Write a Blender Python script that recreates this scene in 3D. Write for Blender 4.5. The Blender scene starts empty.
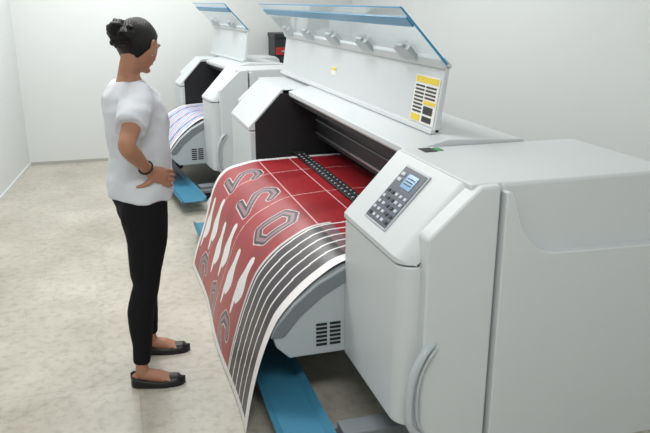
import bpy, bmesh, math, random
import numpy as np
from mathutils import Vector, Matrix

scene = bpy.context.scene
COL = scene.collection
scene.view_settings.view_transform = 'Standard'

# ------------------------------------------------------------------ materials
def srgb(r, g, b):
    def c(v):
        v /= 255.0
        return v/12.92 if v <= 0.04045 else ((v+0.055)/1.055)**2.4
    return (c(r), c(g), c(b), 1.0)

def mat(name, col, rough=0.5, metal=0.0, noise=0.0, nscale=8.0, bump=0.0, bscale=60.0, spec=0.5):
    m = bpy.data.materials.new(name)
    m.use_nodes = True
    nt = m.node_tree
    b = nt.nodes['Principled BSDF']
    b.inputs['Base Color'].default_value = col
    b.inputs['Roughness'].default_value = rough
    b.inputs['Metallic'].default_value = metal
    b.inputs['Specular IOR Level'].default_value = spec
    tc = nt.nodes.new('ShaderNodeTexCoord')
    if noise > 0:
        n = nt.nodes.new('ShaderNodeTexNoise')
        n.inputs['Scale'].default_value = nscale
        n.inputs['Detail'].default_value = 6
        nt.links.new(tc.outputs['Object'], n.inputs['Vector'])
        r = nt.nodes.new('ShaderNodeMix'); r.data_type = 'RGBA'
        r.inputs[6].default_value = tuple(c*(1-noise) for c in col[:3])+(1,)
        r.inputs[7].default_value = tuple(min(1, c*(1+noise)) for c in col[:3])+(1,)
        nt.links.new(n.outputs['Fac'], r.inputs[0])
        nt.links.new(r.outputs[2], b.inputs['Base Color'])
    if bump > 0:
        n2 = nt.nodes.new('ShaderNodeTexNoise')
        n2.inputs['Scale'].default_value = bscale
        n2.inputs['Detail'].default_value = 4
        nt.links.new(tc.outputs['Object'], n2.inputs['Vector'])
        bp = nt.nodes.new('ShaderNodeBump')
        bp.inputs['Strength'].default_value = bump
        bp.inputs['Distance'].default_value = 0.01
        nt.links.new(n2.outputs['Fac'], bp.inputs['Height'])
        nt.links.new(bp.outputs['Normal'], b.inputs['Normal'])
    return m

M_white = mat('printer_shell_white', srgb(204, 209, 211), 0.38, noise=0.02, nscale=3, bump=0.04, bscale=400)
M_gray  = mat('printer_shell_gray', srgb(180, 187, 191), 0.42, noise=0.02, nscale=3)
M_mid   = mat('printer_mid_gray', srgb(120, 127, 132), 0.5, noise=0.03)
M_dark  = mat('printer_dark', srgb(38, 40, 44), 0.5, noise=0.1)
M_black = mat('interior_black', srgb(20, 20, 24), 0.6, noise=0.1)
M_metal = mat('brushed_metal', srgb(185, 188, 190), 0.3, metal=0.9, noise=0.05, nscale=30)
M_blue  = mat('blue_tray', srgb(62, 128, 158), 0.45, noise=0.06, nscale=4)
M_panel = mat('keypad_panel', srgb(72, 80, 92), 0.4, noise=0.04)
M_btn   = mat('keypad_button', srgb(190, 196, 204), 0.4, noise=0.03)
M_lcd   = mat('lcd_blue', srgb(120, 165, 205), 0.2, noise=0.08, nscale=60)
M_yel   = mat('label_yellow', srgb(232, 205, 60), 0.5, noise=0.03)
M_lab   = mat('label_white', srgb(235, 235, 230), 0.5, noise=0.02)
M_ink   = mat('label_black', srgb(30, 30, 32), 0.5, noise=0.1)
M_green = mat('label_green', srgb(60, 150, 90), 0.5, noise=0.1)
M_red   = mat('cabinet_red', srgb(170, 45, 45), 0.4, noise=0.05)
M_strip = mat('cover_strip_blue', srgb(50, 140, 185), 0.3, noise=0.04)
M_rub   = mat('caster_rubber', srgb(45, 45, 48), 0.7, noise=0.1)

def glass_mat():
    m = bpy.data.materials.new('clear_acrylic'); m.use_nodes = True
    nt = m.node_tree
    for n in list(nt.nodes): nt.nodes.remove(n)
    o = nt.nodes.new('ShaderNodeOutputMaterial')
    t = nt.nodes.new('ShaderNodeBsdfTransparent')
    nz = nt.nodes.new('ShaderNodeTexNoise'); nz.inputs['Scale'].default_value = 2.0
    tint = nt.nodes.new('ShaderNodeMix'); tint.data_type = 'RGBA'
    tint.inputs[6].default_value = (0.93, 0.965, 0.98, 1); tint.inputs[7].default_value = (0.955, 0.98, 0.99, 1)
    nt.links.new(nz.outputs['Fac'], tint.inputs[0]); nt.links.new(tint.outputs[2], t.inputs[0])
    g = nt.nodes.new('ShaderNodeBsdfGlossy'); g.inputs['Roughness'].default_value = 0.03
    f = nt.nodes.new('ShaderNodeLayerWeight'); f.inputs[0].default_value = 0.5
    pw = nt.nodes.new('ShaderNodeMath'); pw.operation = 'POWER'; pw.inputs[1].default_value = 4
    nt.links.new(f.outputs['Facing'], pw.inputs[0])
    mp = nt.nodes.new('ShaderNodeMath'); mp.operation = 'MULTIPLY_ADD'
    mp.inputs[1].default_value = 0.45; mp.inputs[2].default_value = 0.04
    nt.links.new(pw.outputs[0], mp.inputs[0])
    mx = nt.nodes.new('ShaderNodeMixShader')
    nt.links.new(mp.outputs[0], mx.inputs[0]); nt.links.new(t.outputs[0], mx.inputs[1]); nt.links.new(g.outputs[0], mx.inputs[2])
    nt.links.new(mx.outputs[0], o.inputs[0])
    return m
M_glass = glass_mat()

# ------------------------------------------------------------------ helpers
def empty(name, loc=(0, 0, 0)):
    e = bpy.data.objects.new(name, None); e.empty_display_size = 0.2
    e.location = loc
    COL.objects.link(e); return e

def finish(bm, name, m, parent=None, bevel=0.0, smooth=False, seg=3):
    bmesh.ops.recalc_face_normals(bm, faces=bm.faces[:])
    me = bpy.data.meshes.new(name); bm.to_mesh(me); bm.free()
    o = bpy.data.objects.new(name, me); COL.objects.link(o)
    if m is not None: me.materials.append(m)
    if bevel > 0:
        b = o.modifiers.new('bevel', 'BEVEL'); b.width = bevel; b.segments = seg
        b.limit_method = 'ANGLE'; b.angle_limit = math.radians(25)
        b.harden_normals = False
        smooth = True
    if smooth:
        for p in me.polygons: p.use_smooth = True
        if bevel > 0:
            w = o.modifiers.new('wn', 'WEIGHTED_NORMAL'); w.keep_sharp = True
    if parent is not None:
        o.parent = parent
        o.matrix_parent_inverse = Matrix.Translation(-parent.location)
    return o

def prism(name, prof, y0, y1, m, parent=None, bevel=0.006, round_sel=None, round_w=0.05):
    bm = bmesh.new()
    a = [bm.verts.new((x, y0, z)) for x, z in prof]
    b = [bm.verts.new((x, y1, z)) for x, z in prof]
    bm.faces.new(a); bm.faces.new(list(reversed(b)))
    n = len(prof)
    for i in range(n):
        bm.faces.new((a[i], b[i], b[(i+1) % n], a[(i+1) % n]))
    bmesh.ops.recalc_face_normals(bm, faces=bm.faces[:])
    if round_sel:
        es = [e for e in bm.edges if round_sel(e.verts[0].co, e.verts[1].co)]
        bmesh.ops.bevel(bm, geom=es, offset=round_w, segments=7, affect='EDGES', profile=0.5)
    return finish(bm, name, m, parent, bevel)

def box(name, x0, x1, y0, y1, z0, z1, m, parent=None, bevel=0.004):
    return prism(name, [(x0, z0), (x1, z0), (x1, z1), (x0, z1)], y0, y1, m, parent, bevel)

def add_box(bm, c, s, rot=None):
    mtx = Matrix.Translation(c)
    if rot is not None: mtx = mtx @ rot
    mtx = mtx @ Matrix.Diagonal((s[0], s[1], s[2], 1))
    bmesh.ops.create_cube(bm, size=1.0, matrix=mtx)

def add_cyl(bm, c, r, d, axis='Y', seg=20):
    rot = {'Y': Matrix.Rotation(math.pi/2, 4, 'X'), 'X': Matrix.Rotation(math.pi/2, 4, 'Y'), 'Z': Matrix.Identity(4)}[axis]
    bmesh.ops.create_cone(bm, cap_ends=True, segments=seg, radius1=r, radius2=r, depth=d, matrix=Matrix.Translation(c) @ rot)

def chain(bm, pts, radii, hint=Vector((0, 0, 1)), seg=16, cap=True):
    pts = [Vector(p) for p in pts]
    n = len(pts)
    rad = [(r, r) if isinstance(r, (int, float)) else r for r in radii]
    dirs = []
    for i in range(n):
        a = pts[max(i-1, 0)]; b = pts[min(i+1, n-1)]
        dirs.append((b-a).normalized())
    if cap:
        pre = []; post = []
        for ang in (80, 55, 28):
            s, c = math.sin(math.radians(ang)), math.cos(math.radians(ang))
            rr = min(rad[0])
            pre.append((pts[0]-dirs[0]*rr*s, (rad[0][0]*c, rad[0][1]*c), dirs[0]))
            rr = min(rad[-1])
            post.append((pts[-1]+dirs[-1]*rr*s, (rad[-1][0]*c, rad[-1][1]*c), dirs[-1]))
        post.reverse()
        allr = pre + list(zip(pts, rad, dirs)) + post
    else:
        allr = list(zip(pts, rad, dirs))
    rings = []
    for p, r, d in allr:
        side = d.cross(hint)
        if side.length < 1e-3:
            side = d.cross(Vector((1, 0.01, 0)))
        side.normalize(); oth = side.cross(d).normalized()
        rings.append([bm.verts.new(p + side*(math.cos(t)*r[0]) + oth*(math.sin(t)*r[1]))
                      for t in [2*math.pi*k/seg for k in range(seg)]])
    for i in range(len(rings)-1):
        for k in range(seg):
            bm.faces.new((rings[i][k], rings[i][(k+1) % seg], rings[i+1][(k+1) % seg], rings[i+1][k]))
    bm.faces.new(rings[0]); bm.faces.new(list(reversed(rings[-1])))

def catmull(pts, n=12):
    out = []
    P = [Vector(p) for p in pts]
    P = [2*P[0]-P[1]] + P + [2*P[-1]-P[-2]]
    for i in range(1, len(P)-2):
        for k in range(n):
            t = k/n
            a, b, c, d = P[i-1], P[i], P[i+1], P[i+2]
            out.append(0.5*((2*b)+(c-a)*t+(2*a-5*b+4*c-d)*t*t+(3*b-a-3*c+d)*t**3))
    out.append(P[-2])
    return out

def smooth_chain(bm, pts, radii, hint=Vector((0, 0, 1)), seg=16, n=4, cap=True):
    rad = [(r, r) if isinstance(r, (int, float)) else r for r in radii]
    cp = catmull(pts, n)
    cr = []
    for i in range(len(rad)-1):
        for k in range(n):
            t = k/n
            cr.append((rad[i][0]*(1-t)+rad[i+1][0]*t, rad[i][1]*(1-t)+rad[i+1][1]*t))
    cr.append(rad[-1])
    chain(bm, cp, cr, hint, seg, cap)

# ------------------------------------------------------------------ room
def floor_mat():
    m = bpy.data.materials.new('concrete_floor'); m.use_nodes = True
    nt = m.node_tree; b = nt.nodes['Principled BSDF']
    tc = nt.nodes.new('ShaderNodeTexCoord')
    def nz(sc, det=8):
        n = nt.nodes.new('ShaderNodeTexNoise'); n.inputs['Scale'].default_value = sc; n.inputs['Detail'].default_value = det
        n.inputs['Roughness'].default_value = 0.65
        nt.links.new(tc.outputs['Object'], n.inputs['Vector']); return n
    a = nz(1.6); c = nz(22); e = nz(3.2)
    def ramp(src, p0, c0, p1, c1):
        r = nt.nodes.new('ShaderNodeValToRGB')
        r.color_ramp.elements[0].position = p0; r.color_ramp.elements[0].color = c0
        r.color_ramp.elements[1].position = p1; r.color_ramp.elements[1].color = c1
        nt.links.new(src, r.inputs[0]); return r
    r1 = ramp(a.outputs['Fac'], 0.32, srgb(168, 163, 150), 0.68, srgb(200, 196, 184))
    r2 = ramp(c.outputs['Fac'], 0.36, (0.72, 0.71, 0.69, 1), 0.52, (1, 1, 1, 1))
    def mul(x, y, f):
        mx = nt.nodes.new('ShaderNodeMix'); mx.data_type = 'RGBA'; mx.blend_type = 'MULTIPLY'; mx.inputs[0].default_value = f
        nt.links.new(x, mx.inputs[6]); nt.links.new(y, mx.inputs[7]); return mx.outputs[2]
    col = mul(r1.outputs[0], r2.outputs[0], 0.7)
    vo = nt.nodes.new('ShaderNodeTexVoronoi'); vo.feature = 'DISTANCE_TO_EDGE'; vo.inputs['Scale'].default_value = 0.55
    add = nt.nodes.new('ShaderNodeVectorMath'); add.operation = 'MULTIPLY_ADD'
    nt.links.new(e.outputs['Color'], add.inputs[0]); add.inputs[1].default_value = (.35, .35, .35)
    nt.links.new(tc.outputs['Object'], add.inputs[2]); nt.links.new(add.outputs[0], vo.inputs['Vector'])
    r3 = ramp(vo.outputs['Distance'], 0.0, (.62, .6, .56, 1), 0.005, (1, 1, 1, 1))
    col = mul(col, r3.outputs[0], 0.4)
    br = nt.nodes.new('ShaderNodeTexBrick'); br.offset = 0; br.inputs['Scale'].default_value = 1
    br.inputs['Brick Width'].default_value = 1.5; br.inputs['Row Height'].default_value = 1.5; br.inputs['Mortar Size'].default_value = .004
    br.inputs['Color1'].default_value = (1, 1, 1, 1); br.inputs['Color2'].default_value = (.97, .97, .96, 1); br.inputs['Mortar'].default_value = (.72, .71, .68, 1)
    nt.links.new(tc.outputs['Object'], br.inputs['Vector'])
    col = mul(col, br.outputs['Color'], 0.5)
    nt.links.new(col, b.inputs['Base Color'])
    rr = nt.nodes.new('ShaderNodeMapRange'); rr.inputs[3].default_value = 0.22; rr.inputs[4].default_value = 0.48
    nt.links.new(e.outputs['Fac'], rr.inputs[0]); nt.links.new(rr.outputs[0], b.inputs['Roughness'])
    bp = nt.nodes.new('ShaderNodeBump'); bp.inputs['Strength'].default_value = 0.04; bp.inputs['Distance'].default_value = 0.01
    nt.links.new(c.outputs['Fac'], bp.inputs['Height']); nt.links.new(bp.outputs[0], b.inputs['Normal'])
    return m
M_floor = floor_mat()
M_wall = mat('painted_wall', srgb(220, 223, 222), 0.7, noise=0.015, nscale=1.2, bump=0.05, bscale=150)
M_ceil = mat('ceiling_paint', srgb(225, 225, 222), 0.8, noise=0.01)
M_base = mat('baseboard_paint', srgb(175, 175, 168), 0.6, noise=0.03)

def slab(name, pts, z0, z1, m, bevel=0):
    bm = bmesh.new()
    a = [bm.verts.new((x, y, z0)) for x, y in pts]; b = [bm.verts.new((x, y, z1)) for x, y in pts]
    bm.faces.new(a); bm.faces.new(b)
    n = len(pts)
    for i in range(n): bm.faces.new((a[i], b[i], b[(i+1) % n], a[(i+1) % n]))
    return finish(bm, name, m, None, bevel)

YB = 7.9; XR = 2.7; YF = -1.6; H = 3.1
xl0, xl1 = -0.916, -1.73
slab('floor', [(xl1-0.2, YF-0.1), (XR+0.1, YF-0.1), (XR+0.1, YB+0.1), (xl0-0.2, YB+0.1)], -0.1, 0, M_floor)
slab('ceiling', [(xl1-0.2, YF-0.1), (XR+0.1, YF-0.1), (XR+0.1, YB+0.1), (xl0-0.2, YB+0.1)], H, H+0.1, M_ceil)
slab('wall_back', [(xl0-0.2, YB), (XR+0.1, YB), (XR+0.1, YB+0.1), (xl0-0.2, YB+0.1)], 0, H, M_wall)
slab('wall_right', [(XR, YF), (XR+0.1, YF), (XR+0.1, YB), (XR, YB)], 0, H, M_wall)
slab('wall_front', [(xl1-0.2, YF-0.1), (XR+0.1, YF-0.1), (XR+0.1, YF), (xl1-0.2, YF)], 0, H, M_wall)
slab('wall_left', [(xl1-0.1, YF), (xl1, YF), (xl0, YB), (xl0-0.1, YB)], 0, H, M_wall)
slab('baseboard_back', [(xl0+0.012, YB-0.012), (XR, YB-0.012), (XR, YB), (xl0, YB)], 0, 0.03, M_base)
slab('baseboard_left', [(xl1, YF), (xl1+0.012, YF), (xl0+0.012, YB-0.012), (xl0, YB-0.012)], 0, 0.03, M_wall)

# ------------------------------------------------------------------ printer
FX, FZ = 0.833, 0.875
TX, TZ = 1.05, 1.12

def paper_profile(ox):
    pts = [(1.42, 0, .70), (1.2, 0, .698), (1.0, 0, .694), (.835, 0, .678), (.72, 0, .615), (.62, 0, .53), (.542, 0, .435),
           (.475, 0, .30), (.425, 0, .15), (.39, 0, .008)]
    c = catmull([(p[0]+ox, 0, p[2]) for p in pts], 14)
    s = [0.0]
    for i in range(1, len(c)): s.append(s[-1]+(c[i]-c[i-1]).length)
    return np.array(s), np.array([p.x for p in c]), np.array([p.z for p in c])

def printer(name, ox, Y0, Ya, Yb, Y1):
    E = empty(name, ((0.95+ox), (Y0+Y1)/2, 0))
    def P(n, prof, y0, y1, m, bevel=0.006, **k):
        return prism(n, [(x+ox, z) for x, z in prof], y0, y1, m, E, bevel, **k)
    def B(n, x0, x1, y0, y1, z0, z1, m, bevel=0.004):
        return box(n, x0+ox, x1+ox, y0, y1, z0, z1, m, E, bevel)
    for tag, sgn, yo, yi in (('near', 1, Y0, Ya), ('far', -1, Y1, Yb)):
        def yy(d): return yo + sgn*d
        def rng(a, b): return (min(yy(a), yy(b)), max(yy(a), yy(b)))
        inner = abs(yi-yo)
        outer_y = yy(0.05)
        def sel(a, b):
            return (abs(a.y-outer_y) < 1e-4 and abs(b.y-outer_y) < 1e-4 and
                    not (abs(a.z-b.z) < 1e-4) and (a.x-ox) < 1.06 and (b.x-ox) < 1.06)
        y0, y1 = rng(0.05, inner)
        P(tag+'_front_door', [(FX, .275), (FX, .858), (1.2, .858), (1.2, .24)], y0, y1, M_white, 0.008, round_sel=sel, round_w=0.06)
        P(tag+'_console', [(FX-.004, .866), (FX-.004, .885), (TX, TZ), (1.2, TZ), (1.2, .866)], y0, y1, M_white, 0.012, round_sel=sel, round_w=0.06)
        yg0, yg1 = rng(0.07, inner-0.01)
        P(tag+'_core', [(FX+.02, .30), (FX+.02, .88), (1.19, .88), (1.19, .28)], yg0+0.02, yg1-0.02, M_dark, 0)
        ye0, ye1 = rng(0.0, 0.08)
        P(tag+'_end_cover', [(.92, .10), (.90, .26), (.90, .965), (.92, .985), (1.073, 1.122), (1.146, 1.126), (1.146, .10)], ye0, ye1, M_white, 0.01)
        yr0, yr1 = rng(0.02, inner)
        P(tag+'_rear_housing', [(1.156, .10), (1.156, 1.126), (1.84, 1.126), (1.88, 1.09), (1.88, .10)], yr0, yr1, M_white, 0.014)
        yt0, yt1 = rng(0.03, inner)
        P(tag+'_top_cover', [(TX+.005, 1.09), (TX+.005, 1.126), (1.2, 1.127), (1.2, 1.09)], yt0, yt1, M_white, 0.006)
        yp0, yp1 = rng(-0.018, 0.03)
        curve = [(1.175, 1.105)]
        for k in range(0, 11):
            t = k/10
            p0, p1, p2, p3 = Vector((1.19, 1.085)), Vector((1.215, .985)), Vector((1.25, .895)), Vector((1.35, .885))
            q = p0*(1-t)**3+p1*3*t*(1-t)**2+p2*3*t*t*(1-t)+p3*t**3
            curve.append((q.x, q.y))
        P(tag+'_end_panel', [(1.156, .11), (1.156, 1.105)] + curve + [(1.87, .872), (1.87, .11)], yp0, yp1, M_white, 0.006)
        bm = bmesh.new()
        yh = yy(-0.012)
        hp = catmull([(.935+ox, yy(0.01), .60), (.895+ox, yh, .575), (.862+ox, yh, .50), (.85+ox, yh, .40), (.86+ox, yh, .31), (.93+ox, yy(0.01), .24)], 6)
        chain(bm, hp, [(0.013, 0.017)]*len(hp), hint=Vector((0, 1, 0)), seg=12)
        hp2 = catmull([(.955+ox, yy(0.01), .585), (.915+ox, yh, .56), (.886+ox, yh, .49), (.876+ox, yh, .40), (.885+ox, yh, .32), (.93+ox, yy(0.01), .245)], 6)
        chain(bm, hp2, [(0.006, 0.010)]*len(hp2), hint=Vector((0, 1, 0)), seg=10)
        finish(bm, tag+'_door_handle', M_gray, E, 0, True)
        ym = (yo+yi)/2
        bm = bmesh.new()
        add_box(bm, (1.0+ox, ym, .17), (.09, .12, .26))
        add_box(bm, (1.62+ox, ym, .17), (.09, .12, .26))
        add_box(bm, (1.22+ox, ym, .095), (1.0, .10, .07))
        finish(bm, tag+'_stand', M_mid, E, 0.006)
        bm = bmesh.new()
        for cx in (.80, 1.68):
            for dy in (-.035, .035):
                add_cyl(bm, (cx+ox, ym+dy, .04), .04, .03, 'Y', 24)
            add_cyl(bm, (cx+ox, ym, .07), .03, .04, 'Z', 16)
        finish(bm, tag+'_casters', M_rub, E, 0.003)
    for yp, tg in ((Ya+0.004, 'near'), (Yb-0.012, 'far')):
        P(tg+'_inner_plate', [(.87, .60), (.87, .915), (1.045, 1.10), (1.44, 1.10), (1.44, .60)], yp, yp+.008, M_black, 0)
    P('rear_body', [(1.10, 1.085), (1.10, 1.112), (1.27, 1.15), (1.60, 1.135), (1.66, 1.08), (1.66, .3), (1.45, .3), (1.45, 1.07), (1.12, 1.07)],
      Ya, Yb, M_white, 0.005)
    P('interior_liner', [(1.125, 1.068), (1.448, 1.068), (1.448, .6), (1.43, .6), (1.43, 1.045), (1.125, 1.045)], Ya+.001, Yb-.001, M_black, 0)
    B('gantry_beam', 1.29, 1.42, Ya+.01, Yb-.01, .80, .96, M_dark)
    B('gantry_rail', 1.278, 1.292, Ya+.01, Yb-.01, .828, .842, M_metal, 0.002)
    B('gantry_rail_upper', 1.28, 1.292, Ya+.01, Yb-.01, .915, .923, M_mid, 0.002)
    B('platen_bar', 1.115, 1.19, Ya+.01, Yb-.01, .703, .712, M_black, 0.003)
    bm = bmesh.new()
    n = int((Yb-Ya-.1)/0.06)
    for i in range(n):
        y = Ya+.06+i*0.06
        add_cyl(bm, (1.135+ox, y, .709), .009, .008, 'Y', 14)
        add_box(bm, (1.17+ox, y+.02, .713), (.008, .014, .002))
    finish(bm, 'pinch_wheels', M_gray, E, 0)
    P('output_beam', [(.545, .335), (.528, .395), (.545, .425), (.62, .518), (.72, .598), (.835, .658), (1.45, .672), (1.45, .28), (.60, .28)],
      Ya, Yb, M_gray, 0.006)
    P('output_beam_end_trim', [(.52, .385), (.54, .425), (.62, .515), (.72, .595), (.84, .655), (.84, .60), (.74, .545), (.64, .465), (.575, .385)],
      Ya-.012, Ya, M_mid, 0.003)
    bm = bmesh.new()
    for r in range(6):
        for c in range(2):
            add_box(bm, (.735+c*.058+ox, Ya-.001, .325+r*.018), (.046, .006, .009))
    finish(bm, 'vent_slots', M_black, E, 0)
    P('media_tray', [(.485, .10), (.485, .122), (.51, .108), (.66, .108), (.69, .14), (.69, .10)], Ya-.6, Yb+.5, M_blue, 0.002)
    bm = bmesh.new()
    for y in (Ya-.25, Yb+.3):
        add_box(bm, (.76+ox, y, .09), (.48, .04, .025))
    finish(bm, 'tray_braces', M_mid, E, 0.003)
    yc0, yc1 = Ya+.13, Y1+.06
    P('cover_panel', [(1.262, 1.152), (1.302, 1.425), (1.322, 1.425), (1.285, 1.15)], yc0, yc1, M_white, 0.004)
    P('cover_base_rail', [(1.245, 1.148), (1.25, 1.168), (1.295, 1.168), (1.295, 1.146)], yc0, yc1, M_white, 0.003)
    gp = [(1.305, 1.425), (1.26, 1.475), (1.12, 1.622), (1.095, 1.652), (1.099, 1.654), (1.124, 1.626), (1.265, 1.479), (1.312, 1.425)]
    P('cover_window', gp, yc0, yc1, M_glass, 0)
    P('cover_window_strip', [(1.155, 1.579), (1.122, 1.614), (1.127, 1.620), (1.160, 1.585)], yc0+.01, yc1, M_strip, 0.001)
    P('cover_window_edge', [(1.091, 1.652), (1.091, 1.658), (1.100, 1.658), (1.100, 1.652)], yc0, yc1, M_strip, 0.001)
    P('cover_window_side', [(1.30, 1.43), (1.096, 1.650), (1.101, 1.655), (1.31, 1.434)], yc0-.004, yc0, M_strip, 0)
    P('cover_top_trim', [(1.288, 1.415), (1.275, 1.45), (1.292, 1.462), (1.33, 1.428), (1.326, 1.413)], yc0, yc1, M_white, 0.003)
    Lc = yc1-yc0
    nb = 5 if Lc > 2 else 2
    for i in range(nb):
        y = yc0 + Lc*(i+.6)/nb
        bm = bmesh.new()
        R = Matrix.Rotation(math.radians(47), 4, 'Y')
        add_box(bm, (1.262+ox, y, 1.462), (.065, .18, .022), R)
        add_box(bm, (1.238+ox, y, 1.486), (.03, .09, .018), R)
        finish(bm, 'cover_latch_%d' % (i+1), M_gray, E, 0.006)
    return E

def slope_obj(bm, y, d, n, size, ox=0):
    dx, dz = TX-FX, TZ-.885
    l = math.hypot(dx, dz); ux, uz = dx/l, dz/l
    nx, nz = -uz, ux
    x = FX-.004+ux*d+nx*n+ox; z = .885+uz*d+nz*n
    add_box(bm, (x, y, z), size, Matrix.Rotation(-math.atan2(uz, ux), 4, 'Y'))

PR = printer('wide_format_printer', 0.0, 1.88, 2.50, 4.50, 5.30)
def sl(name, items, m, bevel=0.0015):
    bm = bmesh.new()
    for it in items: slope_obj(bm, *it)
    return finish(bm, name, m, PR, bevel)
yk0, yk1 = 2.145, 2.335
sl('keypad_bezel', [((yk0+yk1)/2, .165, .002, (.245, yk1-yk0+.012, .006))], M_gray, 0.002)
sl('keypad_panel', [((yk0+yk1)/2, .165, .004, (.23, yk1-yk0, .006))], M_panel, 0.002)
sl('keypad_display', [(2.225, .232, .007, (.06, .085, .004))], M_lcd)
sl('keypad_display_text', [(2.225, .232+.012*k, .0085, (.004, .06, .003)) for k in (-1, 0, 1)], M_ink, 0)
its = []; itd = []
for r in range(5):
    for c in range(5):
        (itd if (r*3+c*2) % 5 in (0, 3) else its).append((2.165+c*.037, .068+r*.026, .008, (.012, .020, .005)))
its.append((2.305, .225, .008, (.014, .03, .005))); its.append((2.305, .250, .008, (.014, .03, .005)))
sl('keypad_buttons_light', its, M_btn)
sl('keypad_buttons_dark', itd, M_ink)

def cover_label(name, y0, y1, z0, z1, m, off=0.003):
    def xx(z): return 1.262+(z-1.152)/(1.425-1.152)*.04-off
    return prism(name, [(xx(z0), z0), (xx(z0)+.002, z0), (xx(z1)+.002, z1), (xx(z1), z1)], y0, y1, m, PR, 0)
cover_label('warning_label_back', 2.65, 2.89, 1.172, 1.372, M_lab)
cover_label('warning_label_header', 2.66, 2.88, 1.342, 1.367, M_yel, .005)
cover_label('warning_label_mid', 2.66, 2.77, 1.255, 1.27, M_yel, .005)
cover_label('warning_label_footer', 2.79, 2.88, 1.178, 1.205, M_yel, .005)
for i in range(8):
    cover_label('warning_text_a%d' % i, 2.785, 2.875, 1.215+i*.0155, 1.222+i*.0155, M_ink, .005)
for i in range(4):
    cover_label('warning_text_b%d' % i, 2.67, 2.77, 1.278+i*.015, 1.285+i*.015, M_ink, .005)
cover_label('warning_symbol_a', 2.675, 2.765, 1.182, 1.205, M_ink, .005)
cover_label('warning_symbol_b', 2.675, 2.765, 1.215, 1.247, M_ink, .005)
cover_label('small_label', 4.03, 4.12, 1.255, 1.30, M_lab)
cover_label('small_label_header', 4.035, 4.115, 1.28, 1.297, M_yel, .005)
box('deck_label', 1.12, 1.17, 2.40, 2.47, 1.127, 1.129, M_ink, PR, 0)
box('deck_label_green', 1.175, 1.20, 2.41, 2.46, 1.127, 1.130, M_green, PR, 0)

P2X = -0.14
P2 = printer('wide_format_printer.001', P2X, 5.85, 6.22, 7.15, 7.52)
ROT2 = math.radians(6)
P2.rotation_euler = (0, 0, ROT2)
XF2 = Matrix.Translation(P2.location) @ Matrix.Rotation(ROT2, 4, 'Z') @ Matrix.Translation(-P2.location)

# ------------------------------------------------------------------ printed banners
def seg_d(U, S, a, b):
    ax, ay = a; bx, by = b
    dx, dy = bx-ax, by-ay
    t = np.clip(((U-ax)*dx+(S-ay)*dy)/(dx*dx+dy*dy+1e-9), 0, 1)
    return np.hypot(U-ax-t*dx, S-ay-t*dy)
def poly_d(U, S, pl):
    d = np.full(U.shape, 9.0)
    for i in range(len(pl)-1): d = np.minimum(d, seg_d(U, S, pl[i], pl[i+1]))
    return d
TWO = [(-.07, -.07), (-.03, -.11), (.03, -.11), (.07, -.07), (.06, -.02), (-.07, .10), (.08, .10)]
ZERO = [(-.06, -.08), (0, -.11), (.06, -.08), (.06, .08), (0, .11), (-.06, .08), (-.06, -.08)]
def rgb(r, g, b): return np.array(srgb(r, g, b)[:3])

def banner_art(U, S, W):
    C = np.empty(U.shape+(3,)); C[:] = rgb(154, 36, 42)
    def put(mask, col): C[mask] = col
    WH = rgb(230, 228, 228); BK = rgb(56, 50, 54); GR = rgb(122, 92, 98)
    put((np.sin(U*9+S*3) > .75), rgb(142, 28, 36))
    for s0 in (.36, .56):
        put(np.abs(S-s0) < .003, rgb(215, 170, 172))
    for u0 in (.98, 1.5):
        put((np.abs(U-u0-.02*np.sin(S*6)) < .0035) & (S < 1.6), rgb(218, 180, 182))
    for uc, sc in ((.60, 1.03), (.84, 1.08), (1.08, 1.03), (1.30, 1.09), (1.52, 1.03), (1.74, 1.08)):
        a = ((U-uc)-.10*(S-sc))/(.055*(1+.35*np.sin((S-sc)*30))); b = (S-sc)/.115
        put(a*a+b*b < 1, WH)
        a2 = (U-uc-.05)/.022; b2 = (S-sc-.10)/.08
        put(a2*a2+b2*b2 < 1, WH)
    for k, (uc, sc, D) in enumerate(((.70, .74, ZERO), (1.14, .74, TWO), (1.58, .74, TWO), (.68, 1.37, TWO), (1.12, 1.38, ZERO), (1.56, 1.38, TWO))):
        d = poly_d(U-uc, (S-sc), [(p[0]*1.25, p[1]*1.05) for p in D])
        put(d < .034, rgb(210, 190, 192)); put(d < .028, BK); put(d < .011, rgb(140, 110, 116))
    put((U > .06) & (U < .47) & (S > .50), BK)
    put((U > .06) & (U < .47) & (S > .50) & (S < .56), GR)
    for u0 in (.14, .215, .29, .365, .44):
        put(np.abs(U-u0-.01*np.sin(S*5)) < .006, WH)
    put((U > .455) & (U < .475) & (S > .5), rgb(205, 200, 200))
    put(U < .06, WH); put(U > W-.05, WH)
    put(S > S.max()-.03, WH)
    return C

def banner2_art(U, S, W):
    C = np.empty(U.shape+(3,)); C[:] = rgb(214, 218, 226)
    for k in range(6):
        m = np.abs(((S*.6+U*1.0)*3 + k/6.) % 1 - .5) < .035
        C[m] = [rgb(110, 140, 195), rgb(210, 130, 138), rgb(150, 165, 205)][k % 3]
    for u0 in (.15, .42, .68):
        C[np.abs(U-u0) < .018] = rgb(95, 125, 185)
    C[(U < .04) | (U > W-.04)] = rgb(238, 238, 238)
    return C

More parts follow.
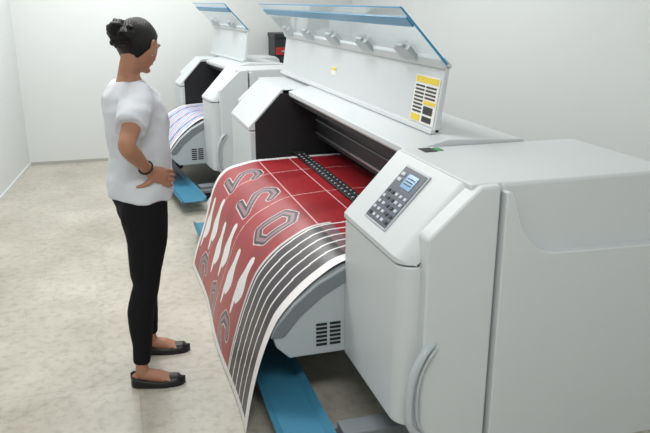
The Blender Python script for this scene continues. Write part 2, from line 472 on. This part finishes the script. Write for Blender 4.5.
def banner(name, ox, y0, y1, s_end, nu, ns, art, bulge=.09, flare=0.0, xf=None):
    s, X, Z = paper_profile(ox)
    s1 = min(s_end, s[-1])
    sv = np.linspace(0, s1, ns); uv = np.linspace(0, y1-y0, nu)
    U, S = np.meshgrid(uv, sv, indexing='ij')
    PX = np.interp(S, s, X); PZ = np.interp(S, s, Z)
    W = y1-y0
    hang = np.clip((S-.95)/.6, 0, 1)
    PX = PX + hang*.012*np.sin(U*5.5+.6)
    up = np.clip(U/W, 0, 1)
    bell = np.exp(-((S-.86)/.19)**2)
    PZ = PZ + bulge*up*bell
    PX = PX + .25*bulge*up*np.exp(-((S-1.12)/.2)**2) + .03*up*hang
    PY = y0+U - flare*hang*(1-up)
    verts = np.stack([PX, PY, PZ], -1).reshape(-1, 3)
    i = np.arange((nu-1)*(ns-1)); a = i//(ns-1); b = i % (ns-1)
    v0 = a*ns+b
    faces = np.stack([v0, v0+1, v0+ns+1, v0+ns], -1)
    me = bpy.data.meshes.new(name)
    me.from_pydata(verts.tolist(), [], faces.tolist())
    C = art(U, S, W).reshape(-1, 3)
    ca = me.color_attributes.new('ink', 'FLOAT_COLOR', 'POINT')
    ca.data.foreach_set('color', np.concatenate([C, np.ones((len(C), 1))], 1).ravel().astype(np.float32))
    for p in me.polygons: p.use_smooth = True
    m = bpy.data.materials.new(name+'_print'); m.use_nodes = True
    nt = m.node_tree; bs = nt.nodes['Principled BSDF']
    at = nt.nodes.new('ShaderNodeAttribute'); at.attribute_name = 'ink'
    nt.links.new(at.outputs['Color'], bs.inputs['Base Color'])
    bs.inputs['Roughness'].default_value = 0.33
    me.materials.append(m)
    o = bpy.data.objects.new(name, me); COL.objects.link(o)
    if xf is not None: o.matrix_world = xf
    return o
banner('printed_banner', 0, 2.51, 4.40, 9, 480, 400, banner_art, flare=.10)
banner('printed_banner.001', P2X, 6.26, 7.11, 1.30, 200, 220, banner2_art, bulge=.03, xf=XF2)

# ------------------------------------------------------------------ cabinet at the back
cab = empty('ink_cabinet', (1.80, 7.65, 0))
box('carcass', 1.69, 1.92, 7.5, 7.82, 0.0, 1.30, M_dark, cab, 0.006)
box('upper_drawer', 1.70, 1.91, 7.485, 7.5, 1.12, 1.20, M_red, cab, 0.004)
box('lower_drawer', 1.70, 1.91, 7.485, 7.5, .60, 1.10, M_dark, cab, 0.004)
box('lid', 1.685, 1.925, 7.48, 7.83, 1.30, 1.345, M_dark, cab, 0.006)
box('drawer_handle', 1.76, 1.86, 7.47, 7.49, 1.15, 1.17, M_metal, cab, 0.003)

# ------------------------------------------------------------------ woman
M_skin = mat('skin', srgb(176, 126, 100), 0.5, noise=0.05, nscale=12, bump=0.04, bscale=120)
M_bl   = mat('leggings_black', srgb(20, 20, 23), 0.8, noise=0.15, nscale=15, spec=0.2)
M_tee  = mat('tshirt_white', srgb(218, 221, 228), 0.85, noise=0.02, nscale=6, bump=0.2, bscale=14)
M_shoe = mat('shoe_black', srgb(16, 16, 18), 0.4, noise=0.1)
M_eye  = mat('eye_white', srgb(235, 232, 228), 0.3, noise=0.01)
M_iris = mat('iris_brown', srgb(40, 25, 18), 0.2, noise=0.1)
M_lip  = mat('lips', srgb(158, 92, 84), 0.45, noise=0.05)
def hair_mat():
    m = mat('hair_black', srgb(14, 11, 11), 0.5, noise=0.3, nscale=20, spec=.35)
    nt = m.node_tree; b = nt.nodes['Principled BSDF']
    w = nt.nodes.new('ShaderNodeTexWave'); w.inputs['Scale'].default_value = 50; w.inputs['Distortion'].default_value = 6
    tc = nt.nodes.new('ShaderNodeTexCoord'); nt.links.new(tc.outputs['Object'], w.inputs['Vector'])
    bp = nt.nodes.new('ShaderNodeBump'); bp.inputs['Strength'].default_value = 0.5; bp.inputs['Distance'].default_value = .003
    nt.links.new(w.outputs['Fac'], bp.inputs['Height']); nt.links.new(bp.outputs[0], b.inputs['Normal'])
    return m
M_hair = hair_mat()

WB = Vector((.08, 3.10, 0)); wa = math.radians(8)
F = Vector((math.cos(wa), math.sin(wa), 0)); R_ = Vector((math.sin(wa), -math.cos(wa), 0))
def L(f, r, z): return WB + F*f + R_*r + Vector((0, 0, z))
WOM = empty('woman', WB)

def remeshed(bm, name, m, vox, smooth_it=4, disp=0, dscale=.09):
    o = finish(bm, name, m, WOM, 0, True)
    r = o.modifiers.new('rm', 'REMESH'); r.mode = 'VOXEL'; r.voxel_size = vox; r.use_smooth_shade = True
    s = o.modifiers.new('sm', 'SMOOTH'); s.iterations = smooth_it; s.factor = .5
    if disp:
        t = bpy.data.textures.new(name+'_folds', 'CLOUDS'); t.noise_scale = dscale; t.noise_depth = 1
        d = o.modifiers.new('folds', 'DISPLACE'); d.texture = t; d.strength = disp; d.mid_level = .5; d.texture_coords = 'LOCAL'
    return o

def torso(bm, rings, cap=False):
    chain(bm, [L(f, 0, z) for z, f, w, d in rings], [(w, d) for z, f, w, d in rings], hint=F, seg=32, cap=cap)

hy = wa + math.radians(36)
hF = Vector((math.cos(hy), math.sin(hy), 0)); hR = Vector((math.sin(hy), -math.cos(hy), 0))
HC = L(.034, 0, 1.497)
tilt = math.radians(18)
hU = (Vector((0, 0, 1))*math.cos(tilt)+hF*math.sin(tilt)).normalized()
hF2 = (hF*math.cos(tilt)-Vector((0, 0, 1))*math.sin(tilt)).normalized()
def HD(f, r, u): return HC + hF2*f + hR*r + hU*u

def head_pt(th, ph, k=1.0):
    x = math.sin(th)*math.cos(ph); y = math.sin(th)*math.sin(ph); z = math.cos(th)
    dx = .092; wy = .074; hz = .108
    f, r, u = x*dx, y*wy, z*hz
    if z < 0:
        f = f*(1-.20*z*z) if x > 0 else f*(1+.45*z)
        r *= (1-.36*z*z)
        f += .014*(-z)
    else:
        f -= .006*z
    if x > .6: f -= (x-.6)*.012
    if x < 0 and z > -.3: f *= 1.06
    return (f*k, r*k, u*k)

def sphere_head(bm, kf=None, nth=28, nph=40):
    g = {}
    for i in range(nth+1):
        for j in range(nph):
            th = math.pi*i/nth; ph = 2*math.pi*j/nph
            if i in (0, nth) and j > 0: g[i, j] = g[i, 0]; continue
            k = 1.0
            if kf:
                k = kf(math.sin(th)*math.cos(ph), math.sin(th)*math.sin(ph), math.cos(th))
            g[i, j] = bm.verts.new(HD(*head_pt(th, ph, k)))
    for i in range(nth):
        for j in range(nph):
            vs = []
            for q in ((i, j), (i+1, j), (i+1, (j+1) % nph), (i, (j+1) % nph)):
                if g[q] not in vs: vs.append(g[q])
            if len(vs) > 2: bm.faces.new(vs)

# ---- skin body (continuous)
bm = bmesh.new()
torso(bm, [(.80, 0, .12, .085), (.88, -.005, .155, .100), (.95, 0, .142, .095), (1.03, .005, .122, .088), (1.12, .01, .13, .095),
           (1.20, .01, .142, .105), (1.27, 0, .15, .095), (1.325, -.008, .125, .068), (1.355, -.012, .07, .052)], cap=True)
smooth_chain(bm, [L(-.022, 0, 1.32), L(-.015, 0, 1.37), HD(-.026, 0, -.065), HD(-.016, 0, -.02)], [.056, .046, .044, .054], hint=F)
sphere_head(bm)
chain(bm, [HD(.086, 0, .012), HD(.096, 0, -.012), HD(.103, 0, -.028)], [(.008, .008), (.010, .009), (.012, .009)], hint=hU)
chain(bm, [HD(.091, .009, -.032), HD(.091, -.009, -.032)], [.006, .006])
chain(bm, [HD(.076, -.02, -.055), HD(.082, 0, -.057), HD(.076, .02, -.055)], [.006, .007, .006])
chain(bm, [HD(.068, -.014, -.086), HD(.073, 0, -.088), HD(.068, .014, -.086)], [.010, .011, .010])
chain(bm, [HD(.072, -.045, .022), HD(.083, -.02, .028), HD(.086, 0, .022), HD(.083, .02, .028), HD(.072, .045, .022)], [.008, .008, .007, .008, .008])
for sg in (1, -1):
    pts = [HD(.008, sg*.072, -.028), HD(.0, sg*.079, -.012), HD(-.008, sg*.087, .008), HD(-.006, sg*.087, .022), HD(.006, sg*.082, .026), HD(.012, sg*.078, .014)]
    smooth_chain(bm, pts, [.006, .006, .006, .006, .006, .005], seg=10, n=3)
    chain(bm, [HD(.004, sg*.072, -.02), HD(.002, sg*.079, .015)], [(.009, .004), (.010, .004)], hint=hR, seg=10)

def arm(bm, sg, elbow, wrist):
    S, Eb, Wr = L(0, sg*.15, 1.305), L(*elbow), L(*wrist)
    Em = Eb.lerp((S+Wr)/2, .06)
    smooth_chain(bm, [L(0, sg*.10, 1.30), S, S.lerp(Eb, .3), S.lerp(Eb, .6), S.lerp(Eb, .88), Em, Eb.lerp(Wr, .14), Eb.lerp(Wr, .38), Eb.lerp(Wr, .75), Wr],
          [.045, .046, .042, .038, .034, .034, .035, .034, .026, (.025, .020)], hint=F, seg=20, n=4)
rel = (-.10, .335, 1.145); rwr = (.0, .198, 1.015)
arm(bm, 1, rel, rwr)
arm(bm, -1, (-.03, -.345, 1.12), (.0, -.20, 1.0))
for sg in (1, -1):
    w = L(.0, sg*.198, 1.012)
    chain(bm, [w, L(.025, sg*.185, .995), L(.055, sg*.176, .980), L(.074, sg*.168, .972)], [(.021, .022), (.016, .032), (.013, .037), (.011, .035)], hint=Vector((0, 0, 1)), seg=16)
    lens = (.9, 1.0, .95, .75)
    for k in range(4):
        z0 = 1.001-.0205*k; l = lens[k]
        p0 = L(.068, sg*.170, z0)
        p1 = L(.068+.034*l, sg*(.156-.006*l), z0-.010)
        p2 = L(.068+.052*l, sg*(.150-.026*l), z0-.018)
        p3 = L(.068+.062*l, sg*(.148-.048*l), z0-.024)
        chain(bm, [p0, p1, p2, p3], [.0088, .0082, .0075, .0063], seg=10)
    chain(bm, [L(.028, sg*.180, .975), L(.008, sg*.180, .955), L(-.018, sg*.176, .943), L(-.042, sg*.170, .938)], [.014, .0125, .0105, .008], seg=12)
ankR, ankL = L(-.08, .135, .09), L(.018, -.164, .09)
kneeR, kneeL = L(-.03, .115, .47), L(.025, -.125, .47)
fd = Vector((.985, -.17, 0)); fs = Vector((.17, .985, 0))
def leg_pts(sg, knee, ank, inf):
    hip = L(-.005, sg*.085, .86)
    th = hip.lerp(knee, .45)+F*.01
    calf = knee.lerp(ank, .32)-F*.018
    low = knee.lerp(ank, .72)-F*.004
    return [hip, hip.lerp(knee, .2), th, hip.lerp(knee, .8), knee, calf, low, ank+Vector((0, 0, .02))], \
           [.095+inf, .097+inf, .084+inf, .064+inf, .054+inf, .054+inf, .039+inf, .032+inf]
for sg, knee, ank in ((1, kneeR, ankR), (-1, kneeL, ankL)):
    p, r = leg_pts(sg, knee, ank, -.004)
    chain(bm, p+[ank-Vector((0, 0, .03))], r+[.030], hint=F, seg=20)
    g = Vector((ank.x, ank.y, 0))
    chain(bm, [g-fd*.03+Vector((0, 0, .032)), g+fd*.02+Vector((0, 0, .045)), g+fd*.07+Vector((0, 0, .040)), g+fd*.12+Vector((0, 0, .026)), g+fd*.165+Vector((0, 0, .018))],
          [(.027, .026), (.029, .036), (.033, .030), (.038, .018), (.028, .011)], hint=Vector((0, 0, 1)), seg=18)
remeshed(bm, 'body_skin', M_skin, .0042, 3)

# ---- leggings
bm = bmesh.new()
chain(bm, [L(-.005, 0, .80), L(-.012, 0, .86), L(-.005, 0, .93), L(0, 0, .97)], [(.135, .10), (.168, .120), (.164, .116), (.148, .104)], hint=F, seg=28, cap=False)
for sg, knee, ank in ((1, kneeR, ankR), (-1, kneeL, ankL)):
    p, r = leg_pts(sg, knee, ank, .005)
    smooth_chain(bm, p, r, hint=F, seg=20, cap=False, n=4)
remeshed(bm, 'leggings', M_bl, .007, 4, .005)

# ---- t-shirt
bm = bmesh.new()
torso(bm, [(.862, -.005, .186, .142), (.90, -.003, .186, .143), (.96, .003, .176, .139), (1.03, .008, .162, .131), (1.12, .008, .162, .132), (1.20, .002, .170, .135),
           (1.26, -.010, .174, .128), (1.305, -.018, .162, .106), (1.338, -.018, .125, .080), (1.360, -.017, .088, .066)])
for sg, el in ((1, rel), (-1, (-.03, -.345, 1.12))):
    S = L(0, sg*.135, 1.30); Eb = L(*el)
    chain(bm, [L(-.005, sg*.08, 1.275), S, S.lerp(Eb, .3), S.lerp(Eb, .66)], [(.055, .06), (.064, .074), (.066, .070), (.066, .070)], hint=Vector((0, 0, 1)), seg=20, cap=False)
remeshed(bm, 'tshirt', M_tee, .0065, 4, .025, .09)

# ---- shoes
for nm, ank in (('shoe_right', ankR), ('shoe_left', ankL)):
    bm = bmesh.new()
    g = Vector((ank.x, ank.y, 0))
    N = 26
    outline = []
    for i in range(N):
        t = i/(N-1)
        x = -.055+.245*t
        hw = .036*math.sqrt(max(0, 1-((t-.14)/.14)**2)) if t < .14 else (.036+.010*math.sin((t-.14)/.86*math.pi*.95) if t < .72 else .0415*math.sqrt(max(0, 1-((t-.72)/.28)**2)))
        outline.append((x, max(hw, .002)))
    rings = []
    for x, hw in outline:
        t = (x+.055)/.245
        zt = .055 - .03*min(1, t/.5) + (.012 if .62 < t < .92 else 0)
        closed = t > .60
        ring = []
        K = 12
        for k in range(K+1):
            a = math.pi*k/K
            if closed:
                rx = math.cos(a)*hw; rz = .006+math.sin(a)**.7*(zt-.004+.008*math.sin(a))
            else:
                rx = math.copysign(min(1, abs(math.cos(a))*1.05)**.35, math.cos(a))*hw if abs(math.cos(a)) > .02 else 0
                rz = .006 + (zt if 2 <= k <= K-2 else zt*k/2 if k < 2 else zt*(K-k)/2)
                if 3 <= k <= K-3: rx = math.cos(a)*hw*.8; rz = max(.012, zt*.35)
            ring.append(bm.verts.new(g+fd*x+fs*rx+Vector((0, 0, rz))))
        bl = bm.verts.new(g+fd*x-fs*hw); br = bm.verts.new(g+fd*x+fs*hw)
        rings.append([br]+ring+[bl])
    for i in range(N-1):
        n = len(rings[i])
        for k in range(n):
            bm.faces.new((rings[i][k], rings[i][(k+1) % n], rings[i+1][(k+1) % n], rings[i+1][k]))
    bm.faces.new(rings[0]); bm.faces.new(rings[-1])
    finish(bm, nm, M_shoe, WOM, 0, True)

# ---- hair : shell that sinks smoothly under the skin at the hairline
def hair_k(x, y, z):
    d1 = (.03+1.15*z) - x
    d2 = z + .62
    d = min(d1, d2*1.2)
    t = max(0, min(1, (d+.06)/.16)); t = t*t*(3-2*t)
    rip = .006*math.sin(14*y+6*z)
    return .93 + (.16+rip)*t
bm = bmesh.new()
sphere_head(bm, hair_k, nth=64, nph=90)
finish(bm, 'hair_cap', M_hair, WOM, 0, True)
bm = bmesh.new()
bc = HD(-.122, .016, .020)
random.seed(4)
for k in range(24):
    a = random.uniform(0, math.pi*2); tiltk = random.uniform(-.9, .9)
    pts = []
    ax = Vector((math.cos(a), math.sin(a), tiltk)).normalized()
    u = ax.orthogonal().normalized(); v = ax.cross(u)
    for j in range(11):
        t = j/10*math.pi*1.5 + a
        rr = .038+.010*math.sin(3*t)
        pts.append(bc + u*rr*math.cos(t)*1.05 + v*rr*math.sin(t) + ax*.012*math.sin(2*t))
    chain(bm, pts, [.005+.010*math.sin(math.pi*j/10) for j in range(11)], seg=8)
chain(bm, [HD(-.05, 0, .005), HD(-.085, .006, .014), bc], [.060, .052, .042], seg=16)
finish(bm, 'hair_bun', M_hair, WOM, 0, True)

for sg in (1, -1):
    sd = 'right' if sg > 0 else 'left'
    bm = bmesh.new()
    bmesh.ops.create_uvsphere(bm, u_segments=16, v_segments=10, radius=.0115, matrix=Matrix.Translation(HD(.072, sg*.031, .006)))
    finish(bm, 'eye_'+sd, M_eye, WOM, 0, True)
    bm = bmesh.new()
    bmesh.ops.create_uvsphere(bm, u_segments=12, v_segments=8, radius=.0055, matrix=Matrix.Translation(HD(.0795, sg*.031, .005)))
    finish(bm, 'iris_'+sd, M_iris, WOM, 0, True)
    bm = bmesh.new()
    chain(bm, [HD(.080, sg*.048, .026), HD(.089, sg*.032, .033), HD(.092, sg*.016, .029)], [.002, .003, .0025], seg=8)
    finish(bm, 'eyebrow_'+sd, M_hair, WOM, 0, True)
bm = bmesh.new()
chain(bm, [HD(.078, -.02, -.056), HD(.0875, 0, -.053), HD(.078, .02, -.056)], [.002, .0035, .002], seg=8)
chain(bm, [HD(.077, -.018, -.059), HD(.086, 0, -.061), HD(.077, .018, -.059)], [.002, .004, .002], seg=8)
finish(bm, 'lips', M_lip, WOM, 0, True)
bm = bmesh.new()
wd = (L(*rwr)-L(*rel)).normalized(); wc = L(*rwr)-wd*.018
u = wd.orthogonal().normalized(); v = wd.cross(u)
chain(bm, [wc+u*.029*math.cos(t)+v*.029*math.sin(t) for t in [2*math.pi*k/24 for k in range(25)]], [.004]*25, hint=wd, seg=8)
finish(bm, 'bracelet', M_ink, WOM, 0, True)
bm = bmesh.new()
bmesh.ops.create_uvsphere(bm, u_segments=12, v_segments=8, radius=.004, matrix=Matrix.Translation(HD(.009, .078, -.034)))
finish(bm, 'earring', M_metal, WOM, 0, True)

# ------------------------------------------------------------------ lights
def area(name, loc, sx, sy, power, col=(1, 1, .99)):
    l = bpy.data.lights.new(name, 'AREA'); l.shape = 'RECTANGLE'; l.size = sx; l.size_y = sy; l.energy = power; l.color = col
    o = bpy.data.objects.new(name, l); o.location = loc; COL.objects.link(o); return o
area('ceiling_light', (.1, .2, H-.03), 1.3, .6, 52)
area('ceiling_light.001', (.1, 3.8, H-.03), 1.3, .6, 54)
area('ceiling_light.002', (.2, 6.6, H-.03), 1.3, .6, 54)
area('ceiling_light.003', (1.9, 4.6, H-.03), .6, 1.3, 12)
w = bpy.data.worlds.new('room_world'); scene.world = w; w.use_nodes = True
w.node_tree.nodes['Background'].inputs[0].default_value = (.9, .95, 1, 1)
w.node_tree.nodes['Background'].inputs[1].default_value = .3

# ------------------------------------------------------------------ camera
cd = bpy.data.cameras.new('camera'); cam = bpy.data.objects.new('camera', cd); COL.objects.link(cam)
cam.location = (0, 0, 1.68)
cam.rotation_euler = (math.radians(90-17.15), 0, math.radians(-16.7))
cd.sensor_width = 36; cd.lens = 700/650*36; cd.clip_start = .05
scene.camera = cam
